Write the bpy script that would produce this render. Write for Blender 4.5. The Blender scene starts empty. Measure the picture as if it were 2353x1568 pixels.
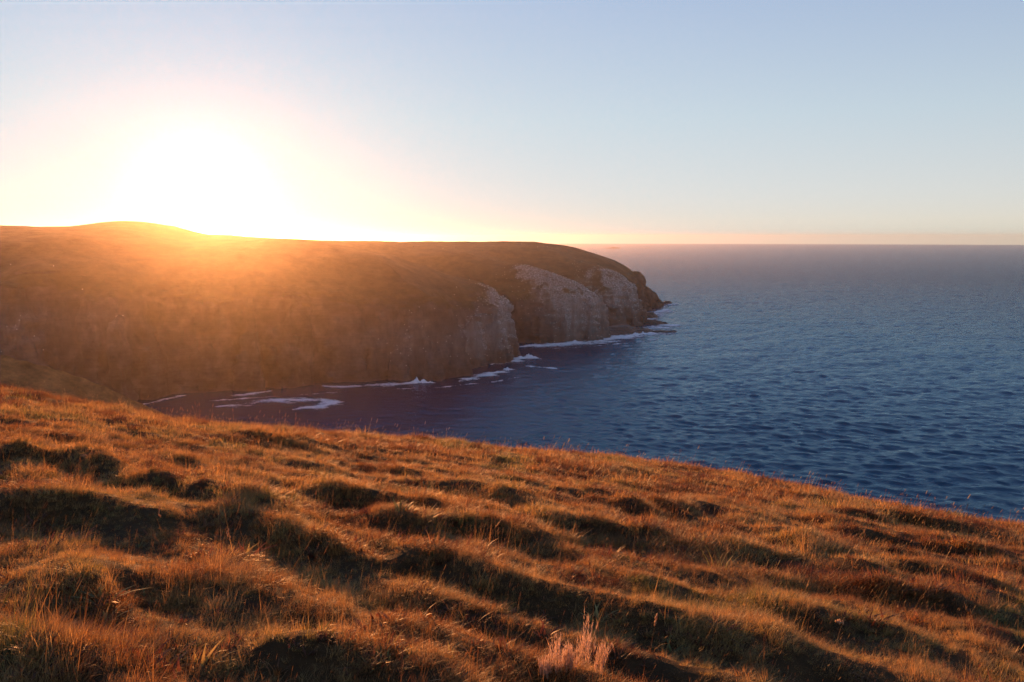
import bpy, math, random
import numpy as np
from mathutils import Vector, Euler

random.seed(7)
rng = np.random.default_rng(7)
scene = bpy.context.scene
C = scene.collection

# ------------------------------------------------------------------ camera
EYE = 83.0
cam_d = bpy.data.cameras.new('camera')
cam = bpy.data.objects.new('camera', cam_d)
C.objects.link(cam)
cam.location = (0, 0, EYE)
cam.rotation_euler = (math.radians(90 - 7.44), 0, 0)
cam_d.sensor_width = 36.0
cam_d.lens = 36.0 * 1830 / 2353
cam_d.clip_start = 0.1
cam_d.clip_end = 90000
scene.camera = cam

# ------------------------------------------------------------------ light
SUN_AZ = math.radians(-21.0)        # left of the view direction (+Y)
SUN_EL = math.radians(2.5)
SUN_DIR = Vector((math.sin(SUN_AZ) * math.cos(SUN_EL), math.cos(SUN_AZ) * math.cos(SUN_EL), math.sin(SUN_EL)))
world = bpy.data.worlds.new('World')
scene.world = world
world.use_nodes = True
wn, wl = world.node_tree.nodes, world.node_tree.links
bg = wn['Background']
sky = wn.new('ShaderNodeTexSky')
sky.sky_type = 'NISHITA'
sky.sun_disc = False
sky.sun_elevation = SUN_EL
sky.sun_rotation = SUN_AZ
sky.altitude = 80
sky.air_density = 0.5
sky.dust_density = 0.2
sky.ozone_density = 1.0
# soft highlight shoulder on the whole sky (sky / (1 + k sky)), the way the photograph holds its bright sky
mul = wn.new('ShaderNodeVectorMath'); mul.operation = 'MULTIPLY_ADD'
mul.inputs[1].default_value = (2.3, 1.25, 0.95); mul.inputs[2].default_value = (1, 1, 1)
div = wn.new('ShaderNodeVectorMath'); div.operation = 'DIVIDE'
tintn = wn.new('ShaderNodeVectorMath'); tintn.operation = 'MULTIPLY'; tintn.inputs[1].default_value = (3.03, 2.36, 2.35)
wl.new(sky.outputs[0], mul.inputs[0]); wl.new(sky.outputs[0], div.inputs[0]); wl.new(mul.outputs[0], div.inputs[1])
wl.new(div.outputs[0], tintn.inputs[0])
# warm evening air low in the sky, all the way round
tco = wn.new('ShaderNodeTexCoord'); sep = wn.new('ShaderNodeSeparateXYZ'); rmp = wn.new('ShaderNodeValToRGB')
wl.new(tco.outputs['Generated'], sep.inputs[0]); wl.new(sep.outputs['Z'], rmp.inputs[0])
els = rmp.color_ramp.elements
els[0].position = 0.0; els[0].color = (1.32, 1.04, 0.88, 1)
els[1].position = 0.42; els[1].color = (0.89, 0.93, 1.12, 1)
e = els.new(0.14); e.color = (1.34, 1.17, 1.00, 1)
e = els.new(0.018); e.color = (1.56, 1.13, 0.87, 1)
e = els.new(0.05); e.color = (1.50, 1.15, 0.92, 1)
warm = wn.new('ShaderNodeVectorMath'); warm.operation = 'MULTIPLY'
wl.new(tintn.outputs[0], warm.inputs[0]); wl.new(rmp.outputs[0], warm.inputs[1]); # the white aureole round the sun itself
dt = wn.new('ShaderNodeVectorMath'); dt.operation = 'DOT_PRODUCT'; dt.inputs[1].default_value = SUN_DIR
nz = wn.new('ShaderNodeVectorMath'); nz.operation = 'NORMALIZE'
pw = wn.new('ShaderNodeMath'); pw.operation = 'POWER'; pw.inputs[1].default_value = 650.0; pw.use_clamp = True
au = wn.new('ShaderNodeVectorMath'); au.operation = 'MULTIPLY_ADD'; au.inputs[1].default_value = (0.8, 1.3, 1.9)
wl.new(tco.outputs['Generated'], nz.inputs[0]); wl.new(nz.outputs[0], dt.inputs[0]); wl.new(dt.outputs['Value'], pw.inputs[0])
wl.new(pw.outputs[0], au.inputs[0]); wl.new(warm.outputs[0], au.inputs[2]); wl.new(au.outputs[0], bg.inputs[0])
bg.inputs[1].default_value = 0.15

sun_d = bpy.data.lights.new('sun', 'SUN')
sun_d.energy = 5.0
sun_d.color = (1.0, 0.385, 0.125)
sun_d.angle = math.radians(0.6)
sun = bpy.data.objects.new('sun', sun_d)
C.objects.link(sun)
sun.rotation_euler = SUN_DIR.to_track_quat('Z', 'Y').to_euler()

vs = scene.view_settings
vs.view_transform = 'Standard'
vs.look = 'None'
vs.exposure = 1.4
vs.gamma = 1.0
scene.cycles.use_denoising = True
scene.cycles.denoising_prefilter = 'FAST'
scene.cycles.max_bounces = 6
scene.cycles.diffuse_bounces = 3
scene.cycles.glossy_bounces = 3
scene.cycles.transmission_bounces = 4
scene.cycles.volume_bounces = 0
scene.cycles.transparent_max_bounces = 8

# ------------------------------------------------------------------ helpers
def tag(o, label=None, cat=None, group=None, kind=None):
    if label: o['label'] = label
    if cat: o['category'] = cat
    if group: o['group'] = group
    if kind: o['kind'] = kind
    return o

def mesh_obj(name, verts, faces, mat=None, parent=None, smooth=True, attrs=None):
    verts = np.asarray(verts, np.float32).reshape(-1, 3)
    me = bpy.data.meshes.new(name)
    if isinstance(faces, np.ndarray):
        n, k = faces.shape
        me.vertices.add(len(verts)); me.vertices.foreach_set('co', verts.ravel())
        me.loops.add(n * k); me.loops.foreach_set('vertex_index', faces.astype(np.int32).ravel())
        me.polygons.add(n); me.polygons.foreach_set('loop_start', np.arange(0, n * k, k, dtype=np.int32))
        me.update(calc_edges=True)
    else:
        me.from_pydata(verts.tolist(), [], faces)
    me.validate()
    me.polygons.foreach_set('use_smooth', np.full(len(me.polygons), smooth))
    if attrs:
        for k, v in attrs.items():
            v = np.asarray(v, np.float32)
            a = me.attributes.new(k, 'FLOAT', 'POINT')
            if len(v) == len(me.vertices): a.data.foreach_set('value', v)
    o = bpy.data.objects.new(name, me)
    C.objects.link(o)
    if mat: me.materials.append(mat)
    if parent: o.parent = parent
    return o

def empty(name, loc=(0, 0, 0)):
    o = bpy.data.objects.new(name, None); C.objects.link(o); o.location = loc
    return o

def _hash(ix, iy, iz, seed):
    h = (ix.astype(np.int64) * 374761393 + iy.astype(np.int64) * 668265263 + iz.astype(np.int64) * 2147483647 + seed * 1274126177) & 0xFFFFFFFF
    h = ((h ^ (h >> 13)) * 1274126177) & 0xFFFFFFFF
    h = ((h ^ (h >> 16)) * 2246822519) & 0xFFFFFFFF
    return ((h ^ (h >> 15)) & 0xFFFF).astype(np.float32) / 32767.5 - 1.0

def noise2(x, y, seed=0):
    """smooth value noise in -1..1"""
    x0 = np.floor(x); y0 = np.floor(y)
    fx = (x - x0).astype(np.float32); fy = (y - y0).astype(np.float32)
    fx = fx * fx * (3 - 2 * fx); fy = fy * fy * (3 - 2 * fy)
    ix = x0.astype(np.int64); iy = y0.astype(np.int64); z = np.zeros_like(ix)
    a = _hash(ix, iy, z, seed); b = _hash(ix + 1, iy, z, seed)
    c = _hash(ix, iy + 1, z, seed); d = _hash(ix + 1, iy + 1, z, seed)
    return (a + (b - a) * fx) * (1 - fy) + (c + (d - c) * fx) * fy

def noise3(x, y, z, seed=0):
    z0 = np.floor(z); fz = (z - z0).astype(np.float32); fz = fz * fz * (3 - 2 * fz)
    iz = z0.astype(np.int64)
    x0 = np.floor(x); y0 = np.floor(y)
    fx = (x - x0).astype(np.float32); fy = (y - y0).astype(np.float32)
    fx = fx * fx * (3 - 2 * fx); fy = fy * fy * (3 - 2 * fy)
    ix = x0.astype(np.int64); iy = y0.astype(np.int64)
    def layer(k):
        a = _hash(ix, iy, k, seed); b = _hash(ix + 1, iy, k, seed)
        c = _hash(ix, iy + 1, k, seed); d = _hash(ix + 1, iy + 1, k, seed)
        return (a + (b - a) * fx) * (1 - fy) + (c + (d - c) * fx) * fy
    l0 = layer(iz); l1 = layer(iz + 1)
    return l0 + (l1 - l0) * fz

def fbm2(x, y, scale, octaves=4, seed=0, gain=0.5):
    s = np.zeros(np.broadcast(x, y).shape, np.float32); a = 1.0; t = 0.0
    for o in range(octaves):
        k = (2.03 ** o) / scale
        s = s + a * noise2(x * k + 17.3 * o, y * k - 9.1 * o, seed + o); t += a; a *= gain
    return s / t * 1.4

def fbm3(x, y, z, scale, octaves=3, seed=0, gain=0.5):
    s = np.zeros(x.shape, np.float32); a = 1.0; t = 0.0
    for o in range(octaves):
        k = (2.03 ** o) / scale
        s = s + a * noise3(x * k + 17.3 * o, y * k - 9.1 * o, z * k + 4.7 * o, seed + o); t += a; a *= gain
    return s / t * 1.4

def sstep(e0, e1, x):
    t = np.clip((x - e0) / (e1 - e0), 0, 1)
    return t * t * (3 - 2 * t)

def seg_dist(px, py, poly):
    """distance to a polyline, arc position 0..1 and side (+ left of travel)"""
    best = np.full(px.shape, 1e9, np.float32); tt = np.zeros(px.shape, np.float32); side = np.zeros(px.shape, np.float32)
    P = np.asarray(poly, np.float64)
    L = np.hypot(*(P[1:] - P[:-1]).T); cum = np.concatenate([[0], np.cumsum(L)])
    for i in range(len(P) - 1):
        ax, ay = P[i]; dx, dy = P[i + 1] - P[i]
        t = np.clip(((px - ax) * dx + (py - ay) * dy) / (L[i] ** 2 + 1e-9), 0, 1)
        qx = px - ax - t * dx; qy = py - ay - t * dy
        d = np.hypot(qx, qy); m = d < best
        best = np.where(m, d, best); tt = np.where(m, (cum[i] + t * L[i]) / cum[-1], tt)
        side = np.where(m, np.sign(dx * qy - dy * qx), side)
    return best, tt, side, cum[-1]

def inside_poly(px, py, poly):
    ins = np.zeros(px.shape, bool); n = len(poly)
    for i in range(n):
        x0, y0 = poly[i]; x1, y1 = poly[(i + 1) % n]
        if y0 == y1: continue
        c = ((y0 > py) != (y1 > py)) & (px < (x1 - x0) * (py - y0) / (y1 - y0) + x0)
        ins ^= c
    return ins

def grid_faces(nu, nv):
    """quads of a nu x nv vertex grid (index = i*nv + j)"""
    i, j = np.meshgrid(np.arange(nu - 1), np.arange(nv - 1), indexing='ij')
    a = (i * nv + j).ravel()
    return np.stack([a, a + nv, a + nv + 1, a + 1], 1)

# ------------------------------------------------------------------ material helper
class Mat:
    def __init__(self, name):
        self.m = bpy.data.materials.new(name); self.m.use_nodes = True
        self.n = self.m.node_tree.nodes; self.l = self.m.node_tree.links
        self.b = self.n['Principled BSDF']; self.out = self.n['Material Output']
    def node(self, t, **kw):
        nd = self.n.new(t)
        for k, v in kw.items(): setattr(nd, k, v)
        return nd
    def link(self, a, b): self.l.new(a, b)
    def coord(self, scale=(1, 1, 1), rot=(0, 0, 0), kind='Object'):
        tc = self.node('ShaderNodeTexCoord'); mp = self.node('ShaderNodeMapping')
        mp.inputs['Scale'].default_value = scale; mp.inputs['Rotation'].default_value = rot
        self.link(tc.outputs[kind], mp.inputs['Vector']); return mp.outputs[0]
    def noise(self, vec, scale, detail=4, rough=0.55, dist=0.0):
        nd = self.node('ShaderNodeTexNoise'); nd.inputs['Scale'].default_value = scale
        nd.inputs['Detail'].default_value = detail; nd.inputs['Roughness'].default_value = rough; nd.inputs['Distortion'].default_value = dist
        if vec is not None: self.link(vec, nd.inputs['Vector'])
        return nd.outputs['Fac']
    def ramp(self, fac, stops, interp='LINEAR'):
        r = self.node('ShaderNodeValToRGB'); cr = r.color_ramp; cr.interpolation = interp
        while len(cr.elements) < len(stops): cr.elements.new(0.5)
        for e, (p, c) in zip(cr.elements, stops):
            e.position = p; e.color = (c[0], c[1], c[2], 1) if hasattr(c, '__len__') else (c, c, c, 1)
        self.link(fac, r.inputs[0]); return r.outputs[0]
    def mix(self, fac, a, b, mode='MIX'):
        nd = self.node('ShaderNodeMix', data_type='RGBA', blend_type=mode)
        for s, v in ((nd.inputs['Factor'], fac), (nd.inputs[6], a), (nd.inputs[7], b)):
            if hasattr(v, 'links') or hasattr(v, 'is_linked'): self.link(v, s)
            elif hasattr(v, '__len__'): s.default_value = (*v[:3], 1)
            else: s.default_value = v
        return nd.outputs[2]
    def math(self, op, a, b=None, clamp=False):
        nd = self.node('ShaderNodeMath', operation=op, use_clamp=clamp)
        for s, v in ((nd.inputs[0], a), (nd.inputs[1], b)):
            if v is None: continue
            if hasattr(v, 'is_linked'): self.link(v, s)
            else: s.default_value = v
        return nd.outputs[0]
    def attr(self, name, kind='GEOMETRY'):
        nd = self.node('ShaderNodeAttribute', attribute_name=name, attribute_type=kind); return nd.outputs['Fac']
    def bump(self, h, strength=0.5, dist=0.1):
        nd = self.node('ShaderNodeBump'); nd.inputs['Strength'].default_value = strength; nd.inputs['Distance'].default_value = dist
        self.link(h, nd.inputs['Height']); self.link(nd.outputs[0], self.b.inputs['Normal']); return nd.outputs[0]
    def color(self, c):
        if hasattr(c, 'is_linked'): self.link(c, self.b.inputs['Base Color'])
        else: self.b.inputs['Base Color'].default_value = (*c, 1)
    def rough(self, v, spec=0.3):
        self.b.inputs['Roughness'].default_value = v; self.b.inputs['Specular IOR Level'].default_value = spec

# ================================================================== SEA
def ocean_tile(N, L, wind, lo, hi, seed, spread=4):
    """periodic random sea: height tile from a wind-wave spectrum, wavelengths lo..hi metres"""
    g = np.random.default_rng(seed)
    k1 = np.fft.fftfreq(N, L / N) * 2 * np.pi
    kx, ky = np.meshgrid(k1, k1, indexing='ij'); k = np.hypot(kx, ky); k[0, 0] = 1e9
    lam = 2 * np.pi / k
    c = (kx * wind[0] + ky * wind[1]) / k
    P = k ** -4.0 * np.exp(-1 / (k * hi / 6.0) ** 2) * (np.abs(c) ** spread + 0.04)
    P *= (lam > lo) & (lam < hi * 2.2)
    A = np.sqrt(P) * (g.normal(size=(N, N)) + 1j * g.normal(size=(N, N)))
    h = np.fft.ifft2(A).real
    return (h / h.std()).astype(np.float32)

def tile_sample(T, L, x, y):
    N = T.shape[0]
    u = (x / L * N) % N; v = (y / L * N) % N
    i = np.floor(u).astype(int); j = np.floor(v).astype(int); fu = u - i; fv = v - j
    i %= N; j %= N; i1 = (i + 1) % N; j1 = (j + 1) % N
    return (T[i, j] * (1 - fu) + T[i1, j] * fu) * (1 - fv) + (T[i, j1] * (1 - fu) + T[i1, j1] * fu) * fv

_w1 = (0.24, -0.97); _w2 = (-0.12, -0.99)
T_long = ocean_tile(256, 700, (0.5, -0.87), 22, 60, 11, 6)
T_mid = ocean_tile(512, 310, _w1, 5, 17, 12, 7)
T_short = ocean_tile(512, 137, _w2, 1.8, 8, 13, 6)

def wave_height(x, y):
    r = np.hypot(x, y)
    shelter = 0.45 + 0.5 * sstep(-120, 160, x - (y - 400) * 0.25)      # calmer in the cove
    h = 0.22 * tile_sample(T_long, 700, x, y)
    h = h + 0.15 * tile_sample(T_mid, 310, x + 0.2 * y, y - 0.2 * x) * (1 - sstep(2500, 6000, r))
    h = h + 0.165 * tile_sample(T_short, 137, x - 0.31 * y, y + 0.31 * x) * (1 - sstep(1200, 3000, r))
    return h * shelter * (1 - 0.8 * sstep(5000, 12000, r))

def make_sea():
    m = Mat('sea_water')
    n1 = m.noise(m.coord((0.5, 1.0, 1), (0, 0, 0.25)), 1.5, 5, 0.62)
    n2 = m.noise(m.coord((0.4, 1.0, 1), (0, 0, -0.12)), 0.3, 4, 0.6)
    far = m.node('ShaderNodeVectorMath', operation='LENGTH'); m.link(m.coord(), far.inputs[0])
    mr = m.node('ShaderNodeMapRange'); m.link(far.outputs['Value'], mr.inputs['Value'])       # open water offshore is choppier
    mr.inputs['From Min'].default_value = 450; mr.inputs['From Max'].default_value = 1800; mr.inputs['To Min'].default_value = 1.0; mr.inputs['To Max'].default_value = 6.5
    hh = m.math('ADD', m.math('MULTIPLY', n1, 0.42), m.math('MULTIPLY', n2, 0.35))
    nrm = m.bump(m.math('MULTIPLY', hh, mr.outputs[0]), 1.0, 0.4)
    m.n.remove(m.b)
    body = m.node('ShaderNodeBsdfDiffuse'); body.inputs['Color'].default_value = (0.005, 0.032, 0.064, 1)
    gl = m.node('ShaderNodeBsdfGlossy'); gl.inputs['Color'].default_value = (0.52, 0.79, 1.0, 1); gl.inputs['Roughness'].default_value = 0.09
    fr = m.node('ShaderNodeFresnel'); fr.inputs['IOR'].default_value = 1.333
    mx = m.node('ShaderNodeMixShader')
    for q in (gl, fr): m.link(nrm, q.inputs['Normal'])
    m.link(m.math('MULTIPLY', fr.outputs[0], 0.76), mx.inputs[0]); m.link(body.outputs[0], mx.inputs[1]); m.link(gl.outputs[0], mx.inputs[2])
    m.link(mx.outputs[0], m.out.inputs[0])
    na = 640
    az = np.linspace(math.radians(-46), math.radians(46), na)
    r = [120.0]
    while r[-1] < 10000:
        r.append(r[-1] + (3.0 if r[-1] < 215 else min(max(r[-1] ** 2 / 127000, 1.0), 1500)))
    r = np.array(r); r[-1] = 10000
    A, R_ = np.meshgrid(az, r, indexing='ij')
    x = R_ * np.sin(A); y = R_ * np.cos(A)
    z = wave_height(x, y)
    z = z * (1 - sstep(7500, 9800, R_))
    V = np.stack([x, y, z], -1).reshape(-1, 3)
    F = grid_faces(na, len(r))
    # the rest of the round sheet, coarse, so the sea closes behind and at the sides
    az2 = np.linspace(math.radians(46), math.radians(314), 90); r2 = np.concatenate([np.linspace(120, 400, 8), np.geomspace(500, 10000, 24)])
    A2, R2 = np.meshgrid(az2, r2, indexing='ij')
    V2 = np.stack([R2 * np.sin(A2), R2 * np.cos(A2), np.zeros_like(R2)], -1).reshape(-1, 3)
    F2 = grid_faces(90, len(r2)) + len(V)
    o = mesh_obj('sea', np.concatenate([V, V2]), np.concatenate([F, F2]), m.m)
    tag(o, 'deep blue rippled open sea reaching the horizon', 'sea', kind='structure')
make_sea()

# ================================================================== HEADLAND
COAST = [(-640, 60), (-560, 150), (-470, 245), (-400, 312), (-330, 352), (-280, 360), (-262, 374), (-235, 372), (-215, 384), (-190, 386), (-184, 402),
         (-178, 416), (-158, 420), (-147, 424), (-138, 420), (-127, 434), (-108, 443), (-92, 444), (-84, 452), (-57, 453), (-42, 457), (-29, 461),
         (-24, 476), (-31, 486), (-20, 503), (-8, 522), (4, 543), (11, 556), (8, 568), (-10, 582), (-42, 602), (-70, 636), (-38, 640), (-4, 626), (10, 622), (26, 619), (44, 624),
         (66, 635), (82, 650), (88, 666), (72, 684), (44, 716), (30, 742), (58, 728), (86, 713), (103, 722), (114, 738), (130, 757), (132, 775), (124, 800), (138, 815), (132, 850),
         (148, 870), (152, 895), (168, 925), (176, 945), (187, 975), (192, 998), (194, 1006), (188, 1018), (178, 1020), (150, 1050), (60, 1120), (-120, 1160), (-400, 1150), (-900, 900), (-900, 60)]
HO = np.array([-188.0, 386.0]); HE = np.array([0.535, 0.845]); HB = np.array([-0.845, 0.535])
TOP_A = [-400, -200, -60, 37, 90, 129, 150, 177, 224, 292, 355, 441, 520, 600, 640, 668, 690, 715, 735, 800]
TOP_Z = [99.0, 98.0, 96.3, 94.5, 88.7, 90.1, 89.6, 85.7, 85.5, 84.0, 79.9, 78.0, 78.2, 81.3, 78.9, 51.8, 24.0, 10.0, 4.0, 3.0]
KNOLLS = [(-285, 598, 5.0, 56), (-205, 565, -5.5, 48), (-330, 540, -2.5, 40)]     # rises and dips of the skyline
HC_A = [-400, -60, 40, 150, 250, 340, 430, 500, 600, 650, 690, 720, 760]
HC_Z = [58, 56, 48, 40, 33, 31, 30, 30, 26, 20, 10, 5, 2]

def make_headland():
    h = 1.0
    a0, a1, b0, b1, z0, z1 = -240.0, 762.0, -96.0, 262.0, -4.0, 112.0
    na, nb, nz = int((a1 - a0) / h), int((b1 - b0) / h), int((z1 - z0) / h)
    a = a0 + h * np.arange(na); b = b0 + h * np.arange(nb); zz = (z0 + h * np.arange(nz)).astype(np.float32)
    A, B = np.meshgrid(a, b, indexing='ij')
    X = (HO[0] + A * HE[0] + B * HB[0]).astype(np.float32); Y = (HO[1] + A * HE[1] + B * HB[1]).astype(np.float32)
    d = seg_dist(X, Y, COAST)[0]
    s = np.where(inside_poly(X, Y, COAST), d, -d)
    topz = np.interp(A, TOP_A, TOP_Z).astype(np.float32) + 1.6 * fbm2(X, Y, 90, 3, 31) + 0.35 * fbm2(X, Y, 9, 3, 35)
    for kx, ky, kh, kr in KNOLLS: topz = topz + kh * np.exp(-((X - kx) ** 2 + (Y - ky) ** 2) / kr ** 2)
    hc = np.interp(A, HC_A, HC_Z).astype(np.float32) * (1 + 0.10 * fbm2(X, Y, 40, 2, 5))
    tau = 55 * (1 + 0.18 * fbm2(X, Y, 70, 2, 8))
    gully = 6.5 * np.clip(fbm2(X * 1.0 + 40, Y, 34, 2, 44) - 0.1, 0, 1)                # shallow draws down the slope
    flute = 8.0 * (1 - np.abs(np.clip(fbm2(X, Y, 46, 2, 23), -1, 1))) ** 5 + np.abs(fbm2(X, Y, 15, 3, 21)) * 7.0 + 1.6 * fbm2(X, Y, 4.2, 2, 77)         # vertical grooves
    def profile(ss, hc_, tz):
        cl = np.clip(ss / 7.0, -1, 1)
        c = hc_ * (1 - (1 - np.clip(cl, 0, 1)) ** 1.25) + np.minimum(cl, 0) * 6
        return c + np.maximum(tz - hc_, 0) * (1 - np.exp(-np.maximum(ss - 5, 0) / tau_))
    field = np.empty((na, nb, nz), np.float32)
    step = 40
    for i in range(0, na, step):
        sl = slice(i, min(na, i + step))
        S = s[sl][:, :, None]; tau_ = tau[sl][:, :, None]
        ht = hc[sl][:, :, None]; tz = topz[sl][:, :, None]
        Sd = np.repeat(S, nz, 2).astype(np.float32)
        band = (Sd > -14) & (Sd < 30) & (zz[None, None, :] < 66) & (zz[None, None, :] > -6)
        idx = np.nonzero(band)
        x = X[sl][idx[0], idx[1]]; y = Y[sl][idx[0], idx[1]]; z = zz[idx[2]]
        w = 1 - sstep(10, 30, Sd[idx])
        zt = z + 0.06 * (x + y) * 0.6 + 0.9 * noise2(x / 14, y / 14, 3)                 # tilted bedding
        bed = 0.55 * np.sign(np.sin(zt * 2 * np.pi / 5.3)) * np.abs(np.sin(zt * 2 * np.pi / 5.3)) ** 0.5 + 0.35 * noise3(x / 9, y / 9, zt / 1.6, 91)
        dsp = 2.6 * fbm3(x, y, z * 0.6, 22, 3, 51) + 0.9 * fbm3(x, y, z * 0.7, 5, 2, 61) + (0.30 + 0.35 * sstep(-20, 20, x * 0.535 + y * 0.845 - 386)) * bed - flute[sl][idx[0], idx[1]] + 1.5
        blk = noise3(x / 7 + 0.3 * noise2(x / 3, y / 3, 7), y / 7, zt / 5.5, 131)
        dsp = dsp + 1.7 * (np.floor(blk * 3.5) / 3.5) + 0.8 * np.floor(2.5 * noise3(x / 2.9, y / 2.9, zt / 2.6, 133)) / 2.5
        Sd[idx] += dsp * w
        Sd -= gully[sl][:, :, None] * sstep(6, 30, S) * (1 - sstep(60, 110, S))
        f = zz[None, None, :] - profile(Sd, ht, tz)
        field[sl] = f
    # a rounded knob and stepped crags on the tip
    for (cx, cy, cz, rx, rz_) in ((143, 926, 28, 12, 15), (152, 934, 14, 13, 12), (164, 952, 7, 12, 8)):
        dd = np.sqrt(((X - cx) ** 2 + (Y - cy) ** 2)[:, :, None] / rx ** 2 + ((zz - cz) ** 2)[None, None, :] / rz_ ** 2)
        near = np.nonzero(dd < 1.8)
        nn = 0.16 * fbm3(X[near[0], near[1]], Y[near[0], near[1]], zz[near[2]], 7, 3, 15)
        field[near] = np.minimum(field[near], (dd[near] - 1 + nn) * rx)
    field[:, :, 0] = -1
    # naive surface nets
    sg = field < 0
    cs = np.zeros((na - 1, nb - 1, nz - 1), np.uint8)
    for dx in (0, 1):
        for dy in (0, 1):
            for dz in (0, 1):
                cs += sg[dx:na - 1 + dx, dy:nb - 1 + dy, dz:nz - 1 + dz]
    act = (cs > 0) & (cs < 8)
    del cs
    ii, jj, kk = np.nonzero(act)
    vid = np.full(act.shape, -1, np.int32); vid[ii, jj, kk] = np.arange(len(ii))
    pos = np.zeros((len(ii), 3), np.float32); cnt = np.zeros(len(ii), np.float32)
    corners = [(0, 0, 0), (1, 0, 0), (0, 1, 0), (1, 1, 0), (0, 0, 1), (1, 0, 1), (0, 1, 1), (1, 1, 1)]
    vals = [field[ii + c[0], jj + c[1], kk + c[2]] for c in corners]
    for p in range(8):
        for q in range(p + 1, 8):
            if sum(abs(corners[p][t] - corners[q][t]) for t in range(3)) != 1: continue
            m = (vals[p] < 0) != (vals[q] < 0)
            t = np.where(m, vals[p] / (vals[p] - vals[q] + 1e-9), 0)
            for ax in range(3):
                pos[:, ax] += np.where(m, corners[p][ax] + t * (corners[q][ax] - corners[p][ax]), 0)
            cnt += m
    pos = pos / cnt[:, None] + np.stack([ii, jj, kk], 1)
    faces = []
    def quads(ax):
        n = [na, nb, nz]; sl0 = [slice(1, -1)] * 3; sl1 = [slice(1, -1)] * 3
        sl0[ax] = slice(0, n[ax] - 1); sl1[ax] = slice(1, n[ax])
        s0 = sg[tuple(sl0)]; s1 = sg[tuple(sl1)]
        e = np.nonzero(s0 != s1); flip = s0[e]
        g = [e[0] + (0 if ax == 0 else 1), e[1] + (0 if ax == 1 else 1), e[2] + (0 if ax == 2 else 1)]
        u, v = [(1, 2), (2, 0), (0, 1)][ax]
        def cell(du, dv):
            c = [g[0].copy(), g[1].copy(), g[2].copy()]; c[u] -= du; c[v] -= dv
            return vid[c[0], c[1], c[2]]
        q = np.stack([cell(1, 1), cell(0, 1), cell(0, 0), cell(1, 0)], 1)
        q[~flip] = q[~flip][:, ::-1]
        return q[(q >= 0).all(1)]
    Fq = np.concatenate([quads(0), quads(1), quads(2)])
    del field, vid, act, sg
    la = a0 + h * pos[:, 0]; lb = b0 + h * pos[:, 1]; lz = z0 + h * pos[:, 2]
    V = np.stack([HO[0] + la * HE[0] + lb * HB[0], HO[1] + la * HE[1] + lb * HB[1], lz], 1).astype(np.float32)
    keep = V[Fq].min(1)[:, 2] > -3.2
    Fq = Fq[keep]
    # slope of each vertex from the faces
    fn = np.cross(V[Fq[:, 2]] - V[Fq[:, 0]], V[Fq[:, 3]] - V[Fq[:, 1]]); fn /= np.linalg.norm(fn, axis=1, keepdims=True) + 1e-9
    vn = np.zeros_like(V)
    for c in range(4):
        for ax in range(3): vn[:, ax] += np.bincount(Fq[:, c], fn[:, ax], len(V))
    vn /= np.linalg.norm(vn, axis=1, keepdims=True) + 1e-9
    hcv = np.interp(la, HC_A, HC_Z)
    n1 = fbm2(V[:, 0], V[:, 1], 16, 4, 71)
    grass = sstep(0.42, 0.72, vn[:, 2] + 0.12 * n1) * sstep(-8, 6, lz - hcv + 5 * n1)
    # guano whitening: caps and streaks on the seaward buttresses
    def blob(c, r): return np.exp(-(((V[:, 0] - c[0]) / r[0]) ** 2 + ((V[:, 1] - c[1]) / r[1]) ** 2 + ((V[:, 2] - c[2]) / r[2]) ** 2))
    g = blob((-2, 553, 36), (18, 32, 26)) * 1.15 + blob((-22, 515, 20), (16, 30, 14)) * 0.7
    g = g + 1.25 * blob((55, 652, 40), (34, 34, 34)) + 0.55 * blob((12, 655, 60), (16, 26, 12)) + blob((108, 745, 40), (38, 44, 30)) * 0.9 + 0.35 * blob((-60, 468, 22), (40, 30, 18)) + 0.3 * blob((-235, 385, 40), (70, 30, 14))
    st = fbm3(V[:, 0], V[:, 1], V[:, 2] * 0.14, 5.5, 3, 83)
    ledge = noise3(V[:, 0] / 11, V[:, 1] / 11, (V[:, 2] + 0.036 * (V[:, 0] + V[:, 1])) / 1.9, 191)
    broad = np.clip(g, 0, 1)
    g = np.clip(g * (0.55 + 1.2 * st + 0.2 * ledge + 0.75 * np.clip(vn[:, 2], 0, 1)), 0, 1)
    root = empty('headland', (float(HO[0]), float(HO[1]), 0))
    tag(root, 'long sea cliff headland with a grassy top running out to a point', 'headland', kind='structure')
    rock = headland_rock(); 
    fa = la[Fq].mean(1); fz = lz[Fq].mean(1); fg = grass[Fq].mean(1)
    part = np.where(fg > 0.5, 0, 1)
    part = np.where((part == 1) & (fa > 152) & (fa < 288), 2, part)
    part = np.where((part == 1) & (fa >= 288) & (fa < 402), 3, part)
    part = np.where((part == 1) & (fa >= 402) & (fa < 520), 4, part)
    part = np.where((part == 1) & (fa >= 520), 5, part)
    names = [('grassy_top', 'brown grass slope over the cliffs'), ('cliff_face', 'dark bedded cliff wall rising from the cove'),
             ('buttress', 'square buttress with a white streaked edge beside the dark cleft'), ('buttress', 'rounded pale grey buttress whitened by seabirds'),
             ('buttress', 'farther rounded buttress with a pale shoulder'), ('crag', 'dark stepped crag falling to the point')]
    V0 = V - np.array([HO[0], HO[1], 0], np.float32)
    cp = bpy.data.meshes
    for k, (nm, lab) in enumerate(names):
        f = Fq[part == k]
        if not len(f): continue
        used, inv = np.unique(f, return_inverse=True)
        o = mesh_obj(nm, V0[used], inv.reshape(f.shape), rock, root, True, {'grass': grass[used], 'guano': g[used], 'pale': broad[used]})
        o['label'] = lab
        o.data.normals_split_custom_set_from_vertices(vn[used].tolist())
    return V, vn, g, grass, la

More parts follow.
